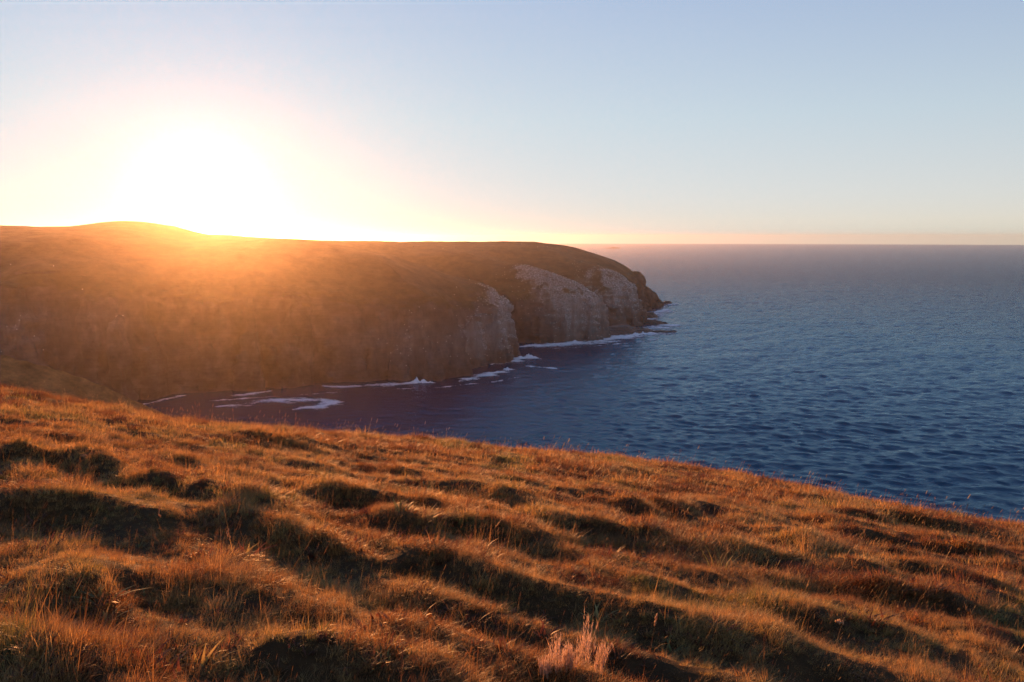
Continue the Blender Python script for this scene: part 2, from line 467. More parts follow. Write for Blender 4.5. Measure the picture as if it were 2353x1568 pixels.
def headland_rock():
    m = Mat('cliff_rock_and_turf')
    v = m.coord()
    base = m.ramp(m.noise(v, 0.11, 6, 0.62), [(0.25, (0.040, 0.027, 0.021)), (0.5, (0.10, 0.068, 0.052)), (0.75, (0.19, 0.142, 0.11))])
    bedv = m.coord((0.05, 0.05, 0.9), (0.05, 0.03, 0))
    bed = m.ramp(m.noise(bedv, 1.0, 5, 0.6), [(0.35, 0.86), (0.65, 1.1)])
    rockc = m.mix(1.0, base, bed, 'MULTIPLY')
    streak = m.noise(m.coord((0.5, 0.5, 0.045)), 1.0, 5, 0.65)
    gu = m.math('ADD', m.attr('guano'), m.math('MULTIPLY', m.math('SUBTRACT', streak, 0.5), 0.9))
    gu = m.math('MULTIPLY', m.math('SUBTRACT', gu, 0.22), m.math('MULTIPLY', m.attr('guano'), 4.0), True)
    speck = m.ramp(m.noise(v, 0.75, 4, 0.8), [(0.38, 0.30), (0.58, 1.0)])
    white = m.mix(1.0, (0.44, 0.40, 0.36), speck, 'MULTIPLY')
    pale = m.mix(1.0, (0.33, 0.29, 0.26), m.ramp(m.noise(m.coord((0.3, 0.3, 0.12)), 1.0, 6, 0.7), [(0.3, 0.55), (0.7, 1.25)]), 'MULTIPLY')
    rockc = m.mix(m.math('MULTIPLY', m.attr('pale'), 0.95, True), rockc, pale)
    rockc = m.mix(m.math('MULTIPLY', gu, 0.6), rockc, white)
    turf = m.ramp(m.noise(v, 0.09, 7, 0.68), [(0.28, (0.050, 0.036, 0.018)), (0.5, (0.105, 0.072, 0.032)), (0.72, (0.17, 0.115, 0.05))])
    turf = m.mix(m.math('MULTIPLY', gu, 0.5), turf, white)
    m.color(m.mix(m.attr('grass'), rockc, turf))
    m.rough(0.9, 0.2)
    hgt = m.math('ADD', m.noise(v, 0.35, 8, 0.7), m.math('MULTIPLY', m.noise(bedv, 2.0, 4, 0.6), 0.6))
    m.bump(hgt, 1.0, 2.2)
    return m.m
HL = make_headland()
RIDGES = [
 (0.22, [(-9.21, 12.68), (-8.73, 13.24), (-8.22, 13.62), (-7.71, 13.79), (-6.51, 12.57)]),
 (0.24, [(-6.68, 8.92), (-6.24, 9.4), (-5.71, 9.61), (-5.23, 10.0), (-4.5, 9.64), (-3.83, 9.29)]),
 (0.20, [(-5.51, 11.42), (-5.39, 12.1), (-4.86, 11.88)]),
 (0.24, [(-5.07, 12.07), (-4.26, 11.16), (-3.53, 10.37), (-2.87, 9.62), (-2.19, 9.04), (-1.6, 8.63), (-1.15, 8.88), (-0.65, 9.03), (-0.38, 8.6), (-0.0, 8.08), (0.23, 8.09), (0.46, 8.01), (0.8, 7.99), (1.09, 7.94), (1.33, 7.71), (1.64, 7.6), (1.91, 7.55), (2.18, 7.59), (2.48, 7.48), (2.61, 7.25), (2.83, 7.27), (3.17, 7.32)]),
 (0.24, [(-3.83, 5.99), (-3.86, 6.35), (-3.89, 6.99), (-3.73, 7.26), (-3.38, 7.17), (-2.84, 6.83), (-2.53, 6.52), (-2.3, 6.41), (-1.97, 6.22)]),
 (0.20, [(-1.95, 6.14), (-1.69, 5.83), (-1.42, 5.79), (-1.11, 5.9), (-0.78, 5.97), (-0.5, 5.75), (-0.25, 5.69), (-0.0, 5.72), (0.41, 5.69)]),
 (0.20, [(-3.45, 12.06), (-3.23, 12.68), (-2.73, 12.85), (-1.97, 12.6), (-1.23, 12.32), (-0.67, 12.2)]),
 (0.22, [(-1.64, 10.11), (-1.41, 10.96), (-0.97, 11.26), (-0.49, 11.21), (-0.0, 10.99), (0.5, 10.43)]),
 (0.14, [(-4.37, 10.3), (-4.28, 10.79), (-3.85, 10.71), (-3.3, 10.1)]),
 (0.17, [(0.06, 11.97), (0.35, 12.37), (0.87, 12.4), (1.24, 12.52), (1.79, 12.64), (2.12, 12.46), (2.36, 11.86)]),
 (0.18, [(1.86, 14.05), (2.38, 15.09), (2.83, 15.2), (3.26, 16.06), (4.12, 17.18), (4.69, 17.5), (4.97, 16.75), (5.11, 15.97), (5.64, 15.96)]),
 (0.22, [(0.79, 8.99), (1.09, 9.59), (1.31, 9.58), (1.58, 9.25), (1.76, 8.8), (2.0, 8.51)]),
 (0.16, [(-0.0, 10.5), (0.44, 10.46), (0.72, 10.18), (0.92, 9.83)]),
 (0.20, [(4.83, 14.84), (5.15, 13.96), (5.11, 12.83), (5.02, 12.1)]),
 (0.22, [(7.97, 18.2), (9.27, 19.27), (10.02, 19.14), (10.6, 18.71), (11.51, 18.89), (11.11, 17.24)]),
 (0.17, [(6.43, 16.46), (7.02, 16.75), (7.16, 15.79), (7.35, 14.87)]),
 (0.16, [(7.86, 14.96), (8.68, 15.67), (8.85, 15.19), (8.92, 14.06)]),
 (0.19, [(4.8, 11.37), (5.25, 11.52), (6.01, 12.06), (6.57, 12.13), (6.83, 11.67), (6.99, 11.2), (7.39, 10.96)]),
 (0.22, [(2.58, 8.49), (2.99, 8.7), (3.21, 8.61), (3.38, 8.42), (3.76, 8.45), (4.07, 8.32), (4.22, 8.14), (4.43, 7.89)]),
 (0.17, [(4.73, 9.72), (5.38, 10.16), (5.88, 10.27), (6.36, 10.32), (6.82, 10.04)]),
 (0.19, [(4.48, 8.53), (4.84, 8.4), (5.02, 8.1), (5.17, 7.78), (5.56, 7.72)]),
 (0.13, [(1.01, 16.34), (1.97, 17.5), (2.76, 17.53)]),
 (0.10, [(4.71, 23.99), (5.56, 24.15), (6.25, 23.44)]),
 (0.12, [(5.56, 18.78), (6.55, 19.2), (7.13, 18.71)]),
 (0.12, [(-0.35, 17.13), (0.14, 17.88), (0.78, 17.5)]),
 (0.18, [(2.27, 6.5), (2.5, 6.66), (2.94, 6.77), (3.36, 6.83), (3.97, 6.86), (4.49, 6.89)]),
 (0.13, [(-12.91, 18.74), (-12.95, 19.76), (-12.36, 19.87)]),
 (0.13, [(-7.7, 20.36), (-7.07, 21.04), (-6.15, 20.89), (-5.06, 21.21)]),
 (0.11, [(-4.83, 16.34), (-4.55, 17.03), (-4.05, 16.73)]),
 (0.14, [(-1.09, 15.33), (-0.69, 16.01), (-0.33, 15.84), (0.03, 14.71)]),
 (0.10, [(-1.07, 22.08), (-0.35, 23.37), (0.3, 23.05)]),
 (0.12, [(-9.74, 16.04), (-9.71, 16.94), (-8.85, 16.73)]),
 (0.16, [(-4.88, 6.71), (-4.64, 6.93), (-4.37, 6.8), (-3.96, 6.5)]),
 (0.16, [(-3.51, 4.92), (-3.43, 5.23), (-3.06, 5.17), (-2.74, 5.01), (-2.39, 4.87)]),
 (0.13, [(-2.49, 5.28), (-2.37, 5.42), (-2.08, 5.33), (-1.84, 5.14)]),
 (0.12, [(2.52, 11.55), (3.21, 12.2), (3.72, 12.04), (4.02, 11.5)]),
 (0.12, [(2.12, 9.7), (2.69, 10.18), (3.29, 10.23), (3.76, 9.9)]),
 (0.10, [(8.48, 23.0), (9.52, 23.32), (10.2, 22.76)]),
 (0.10, [(1.98, 22.93), (3.08, 24.52), (4.22, 24.75)]),
 (0.10, [(-3.02, 17.0), (-2.5, 18.03), (-1.67, 17.79)]),
 (0.10, [(-7.13, 15.03), (-6.83, 15.7), (-6.17, 15.57)]),
]

# ================================================================== FOREGROUND HILL
EDGE = [(-70, 46), (-40, 37), (-26, 31), (-19.0, 29.0), (-14.2, 26.2), (-11.0, 24.2), (-7.9, 24.6), (-5.5, 26), (-2.6, 29.3), (0, 30), (3.8, 30.5), (7.1, 30), (9.5, 27), (11.6, 25), (13, 22.8), (14.7, 22), (22, 20), (45, 14), (80, 4)]
_ex = np.array([e[0] for e in EDGE]); _ey = np.array([e[1] for e in EDGE])

def hummocks(x, y):
    h = np.zeros(np.broadcast(x, y).shape, np.float32)
    wx = x + 0.10 * fbm2(x, y, 0.9, 2, 201); wy = y + 0.10 * fbm2(x, y, 0.9, 2, 202)
    dist = np.hypot(x, y)
    for i, (amp, pl) in enumerate(RIDGES):
        P = np.array(pl); lo = P.min(0) - 3; hi = P.max(0) + 3
        m = (x > lo[0]) & (x < hi[0]) & (y > lo[1]) & (y < hi[1])
        if not m.any(): continue
        d, t, side, L = seg_dist(wx[m], wy[m], pl)
        k = 1.0 + 0.035 * np.clip(dist[m] - 8, 0, 12)            # the farther ones are broader
        w = np.where(side > 0, 0.70, 0.30) * k
        e = np.clip(np.minimum(t, 1 - t) * L / 0.7, 0, 1); e = e * e * (3 - 2 * e) * 0.75 + 0.25
        b = (0.78 + 0.42 * sstep(8, 12, dist[m])) * amp * e * np.exp(-(d / w) ** 2)
        h[m] = np.maximum(h[m], b) + 0.25 * np.minimum(h[m], b)
    return h

def hill_z(x, y, fine=True):
    base = EYE - (2.3 + 0.19 * y + 0.12 * x)
    base = np.where(y < 3, EYE - (2.3 + 0.19 * 3 + 0.12 * x) + (3 - y) * 0.12, base)
    s = y - np.interp(x, _ex, _ey) + 1.0 + 0.5 * fbm2(x, y * 0, 4.0, 2, 9)
    sp = np.clip(s, 0, None)
    drop = np.where(sp < 12, 0.045 * sp ** 2, 0.045 * 144 + (sp - 12) * 1.08)
    z = base - drop
    far = sstep(22, 30, np.hypot(x, y)) 
    z = z + 0.07 * fbm2(x, y, 3.4, 3, 101) + 0.25 * fbm2(x, y, 11, 2, 141) * sstep(10, 30, np.hypot(x, y) + 0 * x) * 0.5
    if fine:
        z = z + hummocks(x, y) + 0.045 * fbm2(x, y, 0.8, 3, 121)
        # small terraces across the slope where no crest was traced
        q = x * 0.53 + y * 0.85 + 0.7 * fbm2(x, y, 4.5, 2, 131)
        z = z + 0.085 * np.sin(q * 2 * np.pi / 1.2) * (0.4 + 0.6 * np.clip(fbm2(x, y, 3.0, 2, 133) + 0.4, 0, 1))
    return np.maximum(z, -5.0)

def axis(core0, core1, step, lo, hi, grow=1.13):
    c = list(np.arange(core0, core1, step)); d = step
    while c[-1] < hi: d *= grow; c.append(c[-1] + d)
    d = step
    while c[0] > lo: d *= grow; c.insert(0, c[0] - d)
    return np.array(c)

def ground_material():
    m = Mat('turf_soil')
    v = m.coord()
    c = m.ramp(m.noise(v, 2.5, 6, 0.7), [(0.3, (0.030, 0.019, 0.010)), (0.55, (0.060, 0.035, 0.015)), (0.75, (0.095, 0.052, 0.020))])
    m.color(c); m.rough(0.95, 0.1)
    m.bump(m.noise(v, 14, 6, 0.75), 0.8, 0.08)
    return m.m
M_GROUND = ground_material()

def make_hill():
    xs = axis(-17, 17, 0.11, -75, 75, 1.10); ys = axis(3.2, 30, 0.11, -30, 130, 1.09)
    X, Y = np.meshgrid(xs, ys, indexing='ij')
    Z = hill_z(X, Y)
    o = mesh_obj('hillside', np.stack([X, Y, Z], -1).reshape(-1, 3), grid_faces(len(xs), len(ys)), M_GROUND)
    tag(o, 'hummocky grass hillside sloping down to the cliff edge', 'hillside', kind='structure')
    return X, Y, Z
make_hill()

# the grassy spur between the hill and the cove, seen over the far left edge
def spur_z(x, y):
    # ridge line runs down to the right
    t = (x + 150) / 110.0
    crest = np.interp(x, [-260, -180, -130, -98, -88, -78, -66, -40], [79, 72, 66.5, 61.5, 57.6, 53, 46, 23])
    off = (y - (150 + 0.25 * (x + 96)))
    z = crest - np.where(off > 0, 0.75 * off + 0.012 * off ** 2, 0.34 * -off) + 0.7 * fbm2(x, y, 14, 4, 301) + 0.25 * np.abs(fbm2(x, y, 3, 3, 303))
    z = z - np.clip(x + 60, 0, None) * 0.6
    return np.maximum(z, -5)
def make_spur():
    xs = np.arange(-260, -15, 0.8); ys = np.arange(70, 230, 0.8)
    X, Y = np.meshgrid(xs, ys, indexing='ij'); Z = spur_z(X, Y)
    m = Mat('spur_turf'); v = m.coord()
    m.color(m.ramp(m.noise(v, 0.35, 8, 0.72), [(0.3, (0.06, 0.040, 0.018)), (0.5, (0.17, 0.105, 0.042)), (0.72, (0.34, 0.20, 0.075))]))
    m.rough(0.95, 0.1); m.bump(m.noise(v, 1.4, 7, 0.75), 1.0, 0.7)
    o = mesh_obj('spur', np.stack([X, Y, Z], -1).reshape(-1, 3), grid_faces(len(xs), len(ys)), m.m)
    tag(o, 'grassy spur falling into the cove behind the hillside', 'slope', kind='structure')
make_spur()

# ================================================================== GRASS
def grass_material(name, stops, trans=0.5, tip=1.25, gloss=0.0):
    m = Mat(name)
    t = m.attr('tint', 'INSTANCER')
    oi = m.node('ShaderNodeObjectInfo')
    t2 = m.math('ADD', t, m.math('MULTIPLY', m.math('SUBTRACT', oi.outputs['Random'], 0.5), 0.35), True)
    col = m.ramp(t2, stops)
    hue = m.attr('blade')            # per-blade lightness
    col = m.mix(1.0, col, m.ramp(hue, [(0.0, 0.58), (0.8, 1.28), (1.0, 1.55)]), 'MULTIPLY')
    m.color(col); m.rough(0.55, 0.35)
    tr = m.node('ShaderNodeBsdfTranslucent'); m.link(m.mix(1.0, col, (1.15, 0.95, 0.75), 'MULTIPLY'), tr.inputs[0])
    mx = m.node('ShaderNodeMixShader'); mx.inputs[0].default_value = trans
    m.link(m.b.outputs[0], mx.inputs[1]); m.link(tr.outputs[0], mx.inputs[2]); m.link(mx.outputs[0], m.out.inputs[0])
    return m.m

STRAW = [(0.0, (0.085, 0.034, 0.020)), (0.22, (0.18, 0.09, 0.034)), (0.45, (0.30, 0.18, 0.064)), (0.68, (0.39, 0.275, 0.11)), (0.82, (0.27, 0.225, 0.078)), (1.0, (0.10, 0.115, 0.038))]
M_GRASS = grass_material('dry_grass', STRAW)

def blade(V, F, B, base, ang, lean, height, width, curl, val, seg=3):
    i0 = len(V); dx, dy = math.cos(ang), math.sin(ang); px, py = -dy, dx
    for k in range(seg + 1):
        t = k / seg
        r = lean * height * (t ** 1.4) + curl * height * t ** 3
        z = height * (t - 0.35 * curl * t ** 3)
        w = width * (1 - t) ** 0.7 * 0.5
        cx, cy = base[0] + dx * r, base[1] + dy * r
        if k < seg:
            V.append((cx + px * w, cy + py * w, z)); V.append((cx - px * w, cy - py * w, z)); B += [val, val]
        else:
            V.append((cx, cy, z)); B.append(val)
    for k in range(seg - 1):
        a = i0 + 2 * k; F.append((a, a + 1, a + 3, a + 2))
    a = i0 + 2 * (seg - 1); F.append((a, a + 1, a + 2))

def seed_head(V, F, B, p, d, length, rad, val):
    i0 = len(V)
    for t, r in ((0, .25), (.35, 1), (.7, .75), (1, .08)):
        for q in range(3):
            a = q * 2.094
            V.append((p[0] + d[0] * length * t + math.cos(a) * rad * r, p[1] + d[1] * length * t + math.sin(a) * rad * r, p[2] + d[2] * length * t)); B.append(val)
    for k in range(3):
        for q in range(3):
            F.append((i0 + 3 * k + q, i0 + 3 * k + (q + 1) % 3, i0 + 3 * k + 3 + (q + 1) % 3, i0 + 3 * k + 3 + q))

TUFTS = bpy.data.collections.new('tuft_kinds')
def tuft_mesh(name, n, rad, hmin, hmax, width, heads=0, bend=0.5, mat=None, seg=3):
    V, F, B = [], [], []
    for i in range(n):
        a = random.uniform(0, 6.283); r = rad * math.sqrt(random.random())
        base = (math.cos(a) * r, math.sin(a) * r)
        hh = random.uniform(hmin, hmax) * (1 - 0.3 * r / rad)
        # blades splay outward and the wind bends them to the right
        ox, oy = math.cos(a) * 0.7 + random.gauss(0, .5) + 0.55, math.sin(a) * 0.7 + random.gauss(0, .5) - 0.1
        blade(V, F, B, base, math.atan2(oy, ox), random.uniform(0.1, bend), hh, width * random.uniform(.6, 1.2), random.uniform(0.0, 0.55), random.random(), seg)
    for i in range(heads):
        a = random.uniform(0, 6.283); r = rad * random.random()
        hh = hmax * random.uniform(1.2, 1.75); ln = random.uniform(0.1, 0.35); an = random.gauss(0, 0.9)
        b = (math.cos(a) * r, math.sin(a) * r)
        blade(V, F, B, b, an, ln, hh, width * 0.7, 0.0, 0.75, 2)
        tip = (b[0] + math.cos(an) * ln * hh * 0.92, b[1] + math.sin(an) * ln * hh * 0.92, hh * 0.93)
        d = Vector((math.cos(an) * ln * 1.4, math.sin(an) * ln * 1.4, 1)).normalized()
        seed_head(V, F, B, tip, d, hh * random.uniform(.18, .30), width * 0.55, random.uniform(0.8, 1.0))
    me = bpy.data.meshes.new(name); me.from_pydata(V, [], F)
    at = me.attributes.new('blade', 'FLOAT', 'POINT'); at.data.foreach_set('value', np.array(B, np.float32))
    me.materials.append(mat or M_GRASS)
    o = bpy.data.objects.new(name, me)
    return o

def kinds(label, specs):
    col = bpy.data.collections.new(label)
    for i, kw in enumerate(specs): col.objects.link(tuft_mesh('%s_%d' % (label, i), **kw))
    return col

def scatter_group(col):
    ng = bpy.data.node_groups.new('scatter_' + col.name, 'GeometryNodeTree')
    ng.interface.new_socket('Geometry', in_out='INPUT', socket_type='NodeSocketGeometry')
    ng.interface.new_socket('Geometry', in_out='OUTPUT', socket_type='NodeSocketGeometry')
    N, L = ng.nodes, ng.links
    gi, go = N.new('NodeGroupInput'), N.new('NodeGroupOutput')
    ci = N.new('GeometryNodeCollectionInfo'); ci.inputs[0].default_value = col
    ci.inputs['Separate Children'].default_value = True; ci.inputs['Reset Children'].default_value = True
    ip = N.new('GeometryNodeInstanceOnPoints'); ip.inputs['Pick Instance'].default_value = True
    def named(nm, t):
        a = N.new('GeometryNodeInputNamedAttribute'); a.data_type = t; a.inputs[0].default_value = nm; return a.outputs[0]
    L.new(gi.outputs[0], ip.inputs['Points']); L.new(ci.outputs[0], ip.inputs['Instance'])
    L.new(named('kind', 'INT'), ip.inputs['Instance Index'])
    e2r = N.new('FunctionNodeEulerToRotation'); L.new(named('rot', 'FLOAT_VECTOR'), e2r.inputs[0]); L.new(e2r.outputs[0], ip.inputs['Rotation'])
    L.new(named('scl', 'FLOAT_VECTOR'), ip.inputs['Scale']); L.new(ip.outputs[0], go.inputs[0])
    return ng

def scatter(name, col, pts, rot, scl, kind, tint):
    me = bpy.data.meshes.new(name); me.vertices.add(len(pts)); me.vertices.foreach_set('co', pts.astype(np.float32).ravel())
    a = me.attributes.new('rot', 'FLOAT_VECTOR', 'POINT'); a.data.foreach_set('vector', rot.astype(np.float32).ravel())
    a = me.attributes.new('scl', 'FLOAT_VECTOR', 'POINT'); a.data.foreach_set('vector', scl.astype(np.float32).ravel())
    a = me.attributes.new('kind', 'INT', 'POINT'); a.data.foreach_set('value', kind.astype(np.int32))
    a = me.attributes.new('tint', 'FLOAT', 'POINT'); a.data.foreach_set('value', tint.astype(np.float32))
    o = bpy.data.objects.new(name, me); C.objects.link(o)
    md = o.modifiers.new('scatter', 'NODES'); md.node_group = scatter_group(col)
    return o

def polar_points(r0, r1, n, half):
    r = np.sqrt(rng.uniform(r0 ** 2, r1 ** 2, n)); a = rng.uniform(-half, half, n)
    return r * np.sin(a), r * np.cos(a)

def sow(name, label, col, nk, r0, r1, density, size, herb=None, half=math.radians(43)):
    n = int(density * half * (r1 ** 2 - r0 ** 2))
    x, y = polar_points(r0, r1, n, half)
    ok = y < np.interp(x, _ex, _ey) + 3.0
    x, y = x[ok], y[ok]
    patch = fbm2(x, y, 2.6, 3, 401); hm = hummocks(x, y)
    keep = rng.random(len(x)) < np.clip(0.72 + 0.5 * fbm2(x, y, 0.45, 2, 405) + 0.6 * hm, 0.25, 1)
    x, y, patch, hm = x[keep], y[keep], patch[keep], hm[keep]
    z = hill_z(x, y) - 0.012
    n = len(x)
    big = fbm2(x, y, 1.3, 3, 411)
    clump = fbm2(x, y, 0.42, 2, 415)
    s = size * np.clip(0.95 + 0.30 * big + 0.55 * clump + 0.22 * rng.normal(size=n) + 0.5 * hm, 0.35, 2.1)
    # colour: straw on the crests, rust and heath brown in the hollows, a little green
    t = 0.47 + 0.22 * patch + 0.30 * fbm2(x, y, 0.8, 2, 421) + 0.25 * (hm - 0.08) + 0.05 * rng.normal(size=n)
    green = fbm2(x, y, 1.7, 2, 431) - 1.1 * hm
    t = np.where(green > 0.62, 0.78 + 0.25 * rng.random(n), np.clip(t, 0.02, 0.76))
    red = fbm2(x, y, 1.1, 2, 441) > 0.72
    t = np.where(red, 0.10 * rng.random(n), t)
    if herb is not None:                                # patches of low heath: rusty, dark brown or green
        sel = fbm2(x, y, 0.9, 2, 461) + 0.25 * rng.normal(size=n) > herb
        x, y, z, s, hm = x[sel], y[sel], z[sel], s[sel], hm[sel]; n = len(x)
        t = np.where(rng.random(n) < 0.88, 0.16 * rng.random(n), 0.86 + 0.14 * rng.random(n))
    rot = np.stack([rng.normal(0, .12, n), rng.normal(0.08, .12, n), rng.normal(0, .4, n) + 1.3 * fbm2(x, y, 0.6, 2, 451)], 1)
    scl = np.stack([s * rng.uniform(.85, 1.2, n), s * rng.uniform(.85, 1.2, n), s * rng.uniform(.75, 1.2, n)], 1)
    kind = rng.integers(0, nk, n)
    o = scatter(name, col, np.stack([x, y, z], 1), rot, scl, kind, t)
    tag(o, label, 'grass', kind='stuff')
    print('sow', name, n)

k_near = kinds('near_tuft', [dict(n=46, rad=0.10, hmin=0.06, hmax=0.20, width=0.0045, bend=0.9) for i in range(5)]
               + [dict(n=40, rad=0.09, hmin=0.08, hmax=0.22, width=0.0045, heads=1, bend=0.8) for i in range(2)]
               + [dict(n=60, rad=0.12, hmin=0.04, hmax=0.11, width=0.006, bend=1.3)])
k_mid = kinds('mid_tuft', [dict(n=36, rad=0.15, hmin=0.07, hmax=0.22, width=0.009, bend=0.9, seg=2) for i in range(5)]
              + [dict(n=30, rad=0.14, hmin=0.08, hmax=0.24, width=0.009, heads=1, bend=0.8, seg=2)])
k_far = kinds('far_tuft', [dict(n=34, rad=0.24, hmin=0.07, hmax=0.24, width=0.017, bend=0.8, seg=2) for i in range(5)]
              + [dict(n=28, rad=0.24, hmin=0.10, hmax=0.28, width=0.014, heads=1, bend=0.7, seg=2)])
sow('grass', 'fine dry orange grass on the nearest hummocks', k_near, 8, 2.0, 11.5, 250, 0.62, half=math.radians(82))
sow('grass', 'dry straw grass over the middle of the hillside', k_mid, 6, 11.3, 20.5, 120, 0.70, half=math.radians(60))
sow('grass', 'dry grass fringing the top of the cliff edge', k_far, 6, 20.3, 42, 46, 0.78, half=math.radians(52))

# single tall wiry stems that catch the light
k_wisp = kinds('wisp', [dict(n=3, rad=0.03, hmin=0.10, hmax=0.21, width=0.0034, heads=2, bend=0.7) for i in range(6)])
sow('grass', 'scattered taller pale stems rising out of the turf', k_wisp, 6, 3.2, 15, 7, 0.95, half=math.radians(62))
k_heath = kinds('heath', [dict(n=26, rad=0.09, hmin=0.03, hmax=0.09, width=0.016, bend=1.5) for i in range(4)] + [dict(n=12, rad=0.07, hmin=0.05, hmax=0.13, width=0.024, bend=1.2) for i in range(2)])
sow('heath', 'low rusty and green heath plants between the grass', k_heath, 6, 3.2, 19, 46, 1.0, 0.30, half=math.radians(62))

# ================================================================== SURF
def foam_material():
    m = Mat('surf_foam'); v = m.coord()
    m.color(m.ramp(m.noise(v, 0.9, 5, 0.7), [(0.3, (0.55, 0.60, 0.66)), (0.6, (0.80, 0.82, 0.84))]))
    m.rough(0.6, 0.3); m.bump(m.noise(v, 1.6, 5, 0.7), 0.7, 0.4)
    # lacy: holes open up towards the thin edges of the patch
    lace = m.math('ADD', m.math('MULTIPLY', m.attr('thick'), 1.5), m.math('MULTIPLY', m.math('SUBTRACT', m.noise(m.coord((0.4, 1, 1)), 1.1, 6, 0.8), 0.5), 4.6))
    m.link(m.math('MULTIPLY', m.math('SUBTRACT', lace, 0.08, True), 0.88), m.b.inputs['Alpha'])
    return m.m
M_FOAM = foam_material()
def foam(path, width, cover, lift, label, seed, spikes=()):
    P = np.array(path); lo = P.min(0) - width * 2; hi = P.max(0) + width * 2
    st = 0.55
    X, Y = np.meshgrid(np.arange(lo[0], hi[0], st), np.arange(lo[1], hi[1], st), indexing='ij')
    d, t, side, L = seg_dist(X, Y, path)
    w = width * (0.55 + 0.6 * (fbm2(X, Y, 14, 2, seed) * 0.5 + 0.5)) * np.clip(np.minimum(t, 1 - t) * 7 + 0.25, 0, 1)
    q = 1 - d / w + 0.95 * fbm2(X * 0.55, Y, 5.5, 5, seed + 3, 0.62) - (1 - cover)
    Z = wave_height(X, Y) + 0.06 + lift * np.clip(q, 0, 1) * (0.5 + 0.5 * fbm2(X, Y, 3, 3, seed + 5))
    for (sx, sy, sr, sh) in spikes:
        rr = np.hypot(X - sx, Y - sy); Z = Z + sh * np.exp(-(rr / sr) ** 2) * (0.6 + 0.9 * fbm2(X, Y, 1.3, 2, seed + 9)); q = q + 1.2 * np.exp(-(rr / sr / 1.3) ** 2)
    F = grid_faces(*X.shape); keep = (q.ravel()[F] > 0.0).sum(1) >= 3
    F = F[keep]; used, inv = np.unique(F, return_inverse=True)
    V = np.stack([X, Y, Z], -1).reshape(-1, 3)[used]
    o = mesh_obj('surf_foam', V, inv.reshape(F.shape), M_FOAM, None, True, {'thick': np.clip(q, 0, 1).ravel()[used]})
    return tag(o, label, 'foam', kind='stuff')

foam([(-145, 385.4), (-134.7, 391), (-123.9, 398), (-111.2, 402), (-96.7, 399), (-90, 393), (-94.1, 385), (-106.3, 379)], 7.0, 0.85, 0.25, 'ragged ring of white foam adrift in the cove', 500)
foam([(-106.8, 441), (-91.4, 437.8), (-77.8, 442), (-67.5, 446), (-57, 449), (-44.2, 450)], 5.0, 0.72, 0.4, 'line of surf with a small splash under the cliff wall', 510, [(-55, 450, 2.2, 3.0), (-51, 450.5, 1.6, 1.8), (-47, 451, 1.5, 1.2)])
foam([(-30.6, 454.6), (-22.5, 466), (-12.5, 482), (1, 494)], 6.5, 0.75, 0.4, 'surf washing the foot of the square buttress', 520, [(-3, 494, 2.5, 2.0)])
foam([(-13.5, 517), (-2, 530), (12, 548), (20, 540)], 8.0, 0.8, 0.6, 'breaking surf at the corner of the square buttress', 530, [(12, 550, 2.2, 2.2), (6, 545, 1.6, 1.4), (16, 546, 1.6, 1.2)])
foam([(9.5, 511.6), (17.7, 504.4), (28, 499.1)], 5.0, 0.7, 0.25, 'patch of drifting foam off the square buttress', 540)
foam([(9, 604), (28, 611), (45.4, 620), (63.2, 632), (79.4, 646), (100, 668)], 16.0, 0.95, 0.7, 'broad surf along the foot of the pale rounded buttress', 550, [(92, 662, 2, 2), (70, 643, 2, 1.5), (50, 628, 1.6, 1.2)])
foam([(96.5, 665.6), (119.2, 690), (144.7, 704.6)], 14.0, 0.9, 0.6, 'white wash around the low rock ledge', 560, [(106, 678, 2, 2.2), (113, 684, 1.6, 1.4)])
foam([(125, 722), (140, 740), (158, 752)], 18.0, 0.8, 0.4, 'wash between the ledge and the farther point', 570)
foam([(136, 783), (144, 830), (158, 872), (178, 918)], 16.0, 0.82, 0.4, 'wash along the dark crag below the point', 580)
foam([(184, 958), (194, 980), (208, 998)], 9.0, 0.6, 0.3, 'thin wash off the tip of the point', 590)
foam([(-189.1, 381.2), (-184.4, 391), (-179, 404), (-172, 414)], 4.6, 0.7, 0.3, 'thin foam line where the cliff meets the cove', 600)
foam([(-150.2, 415), (-141.3, 416), (-131, 427)], 3.2, 0.7, 0.25, 'thin foam streak between the cliff and the foam ring', 610)

foam([(30, 590), (60, 602), (95, 622), (120, 650)], 4.0, 0.45, 0.1, 'faint trail of foam lying off the pale rounded buttress', 620)
foam([(-70, 432), (-40, 436), (-10, 455), (15, 480)], 3.0, 0.42, 0.1, 'faint trail of foam off the cliff wall and square buttress', 630)
foam([(-160, 398), (-135, 407), (-112, 415), (-90, 425)], 2.6, 0.45, 0.1, 'faint foam lines between the foam ring and the cliff', 640)

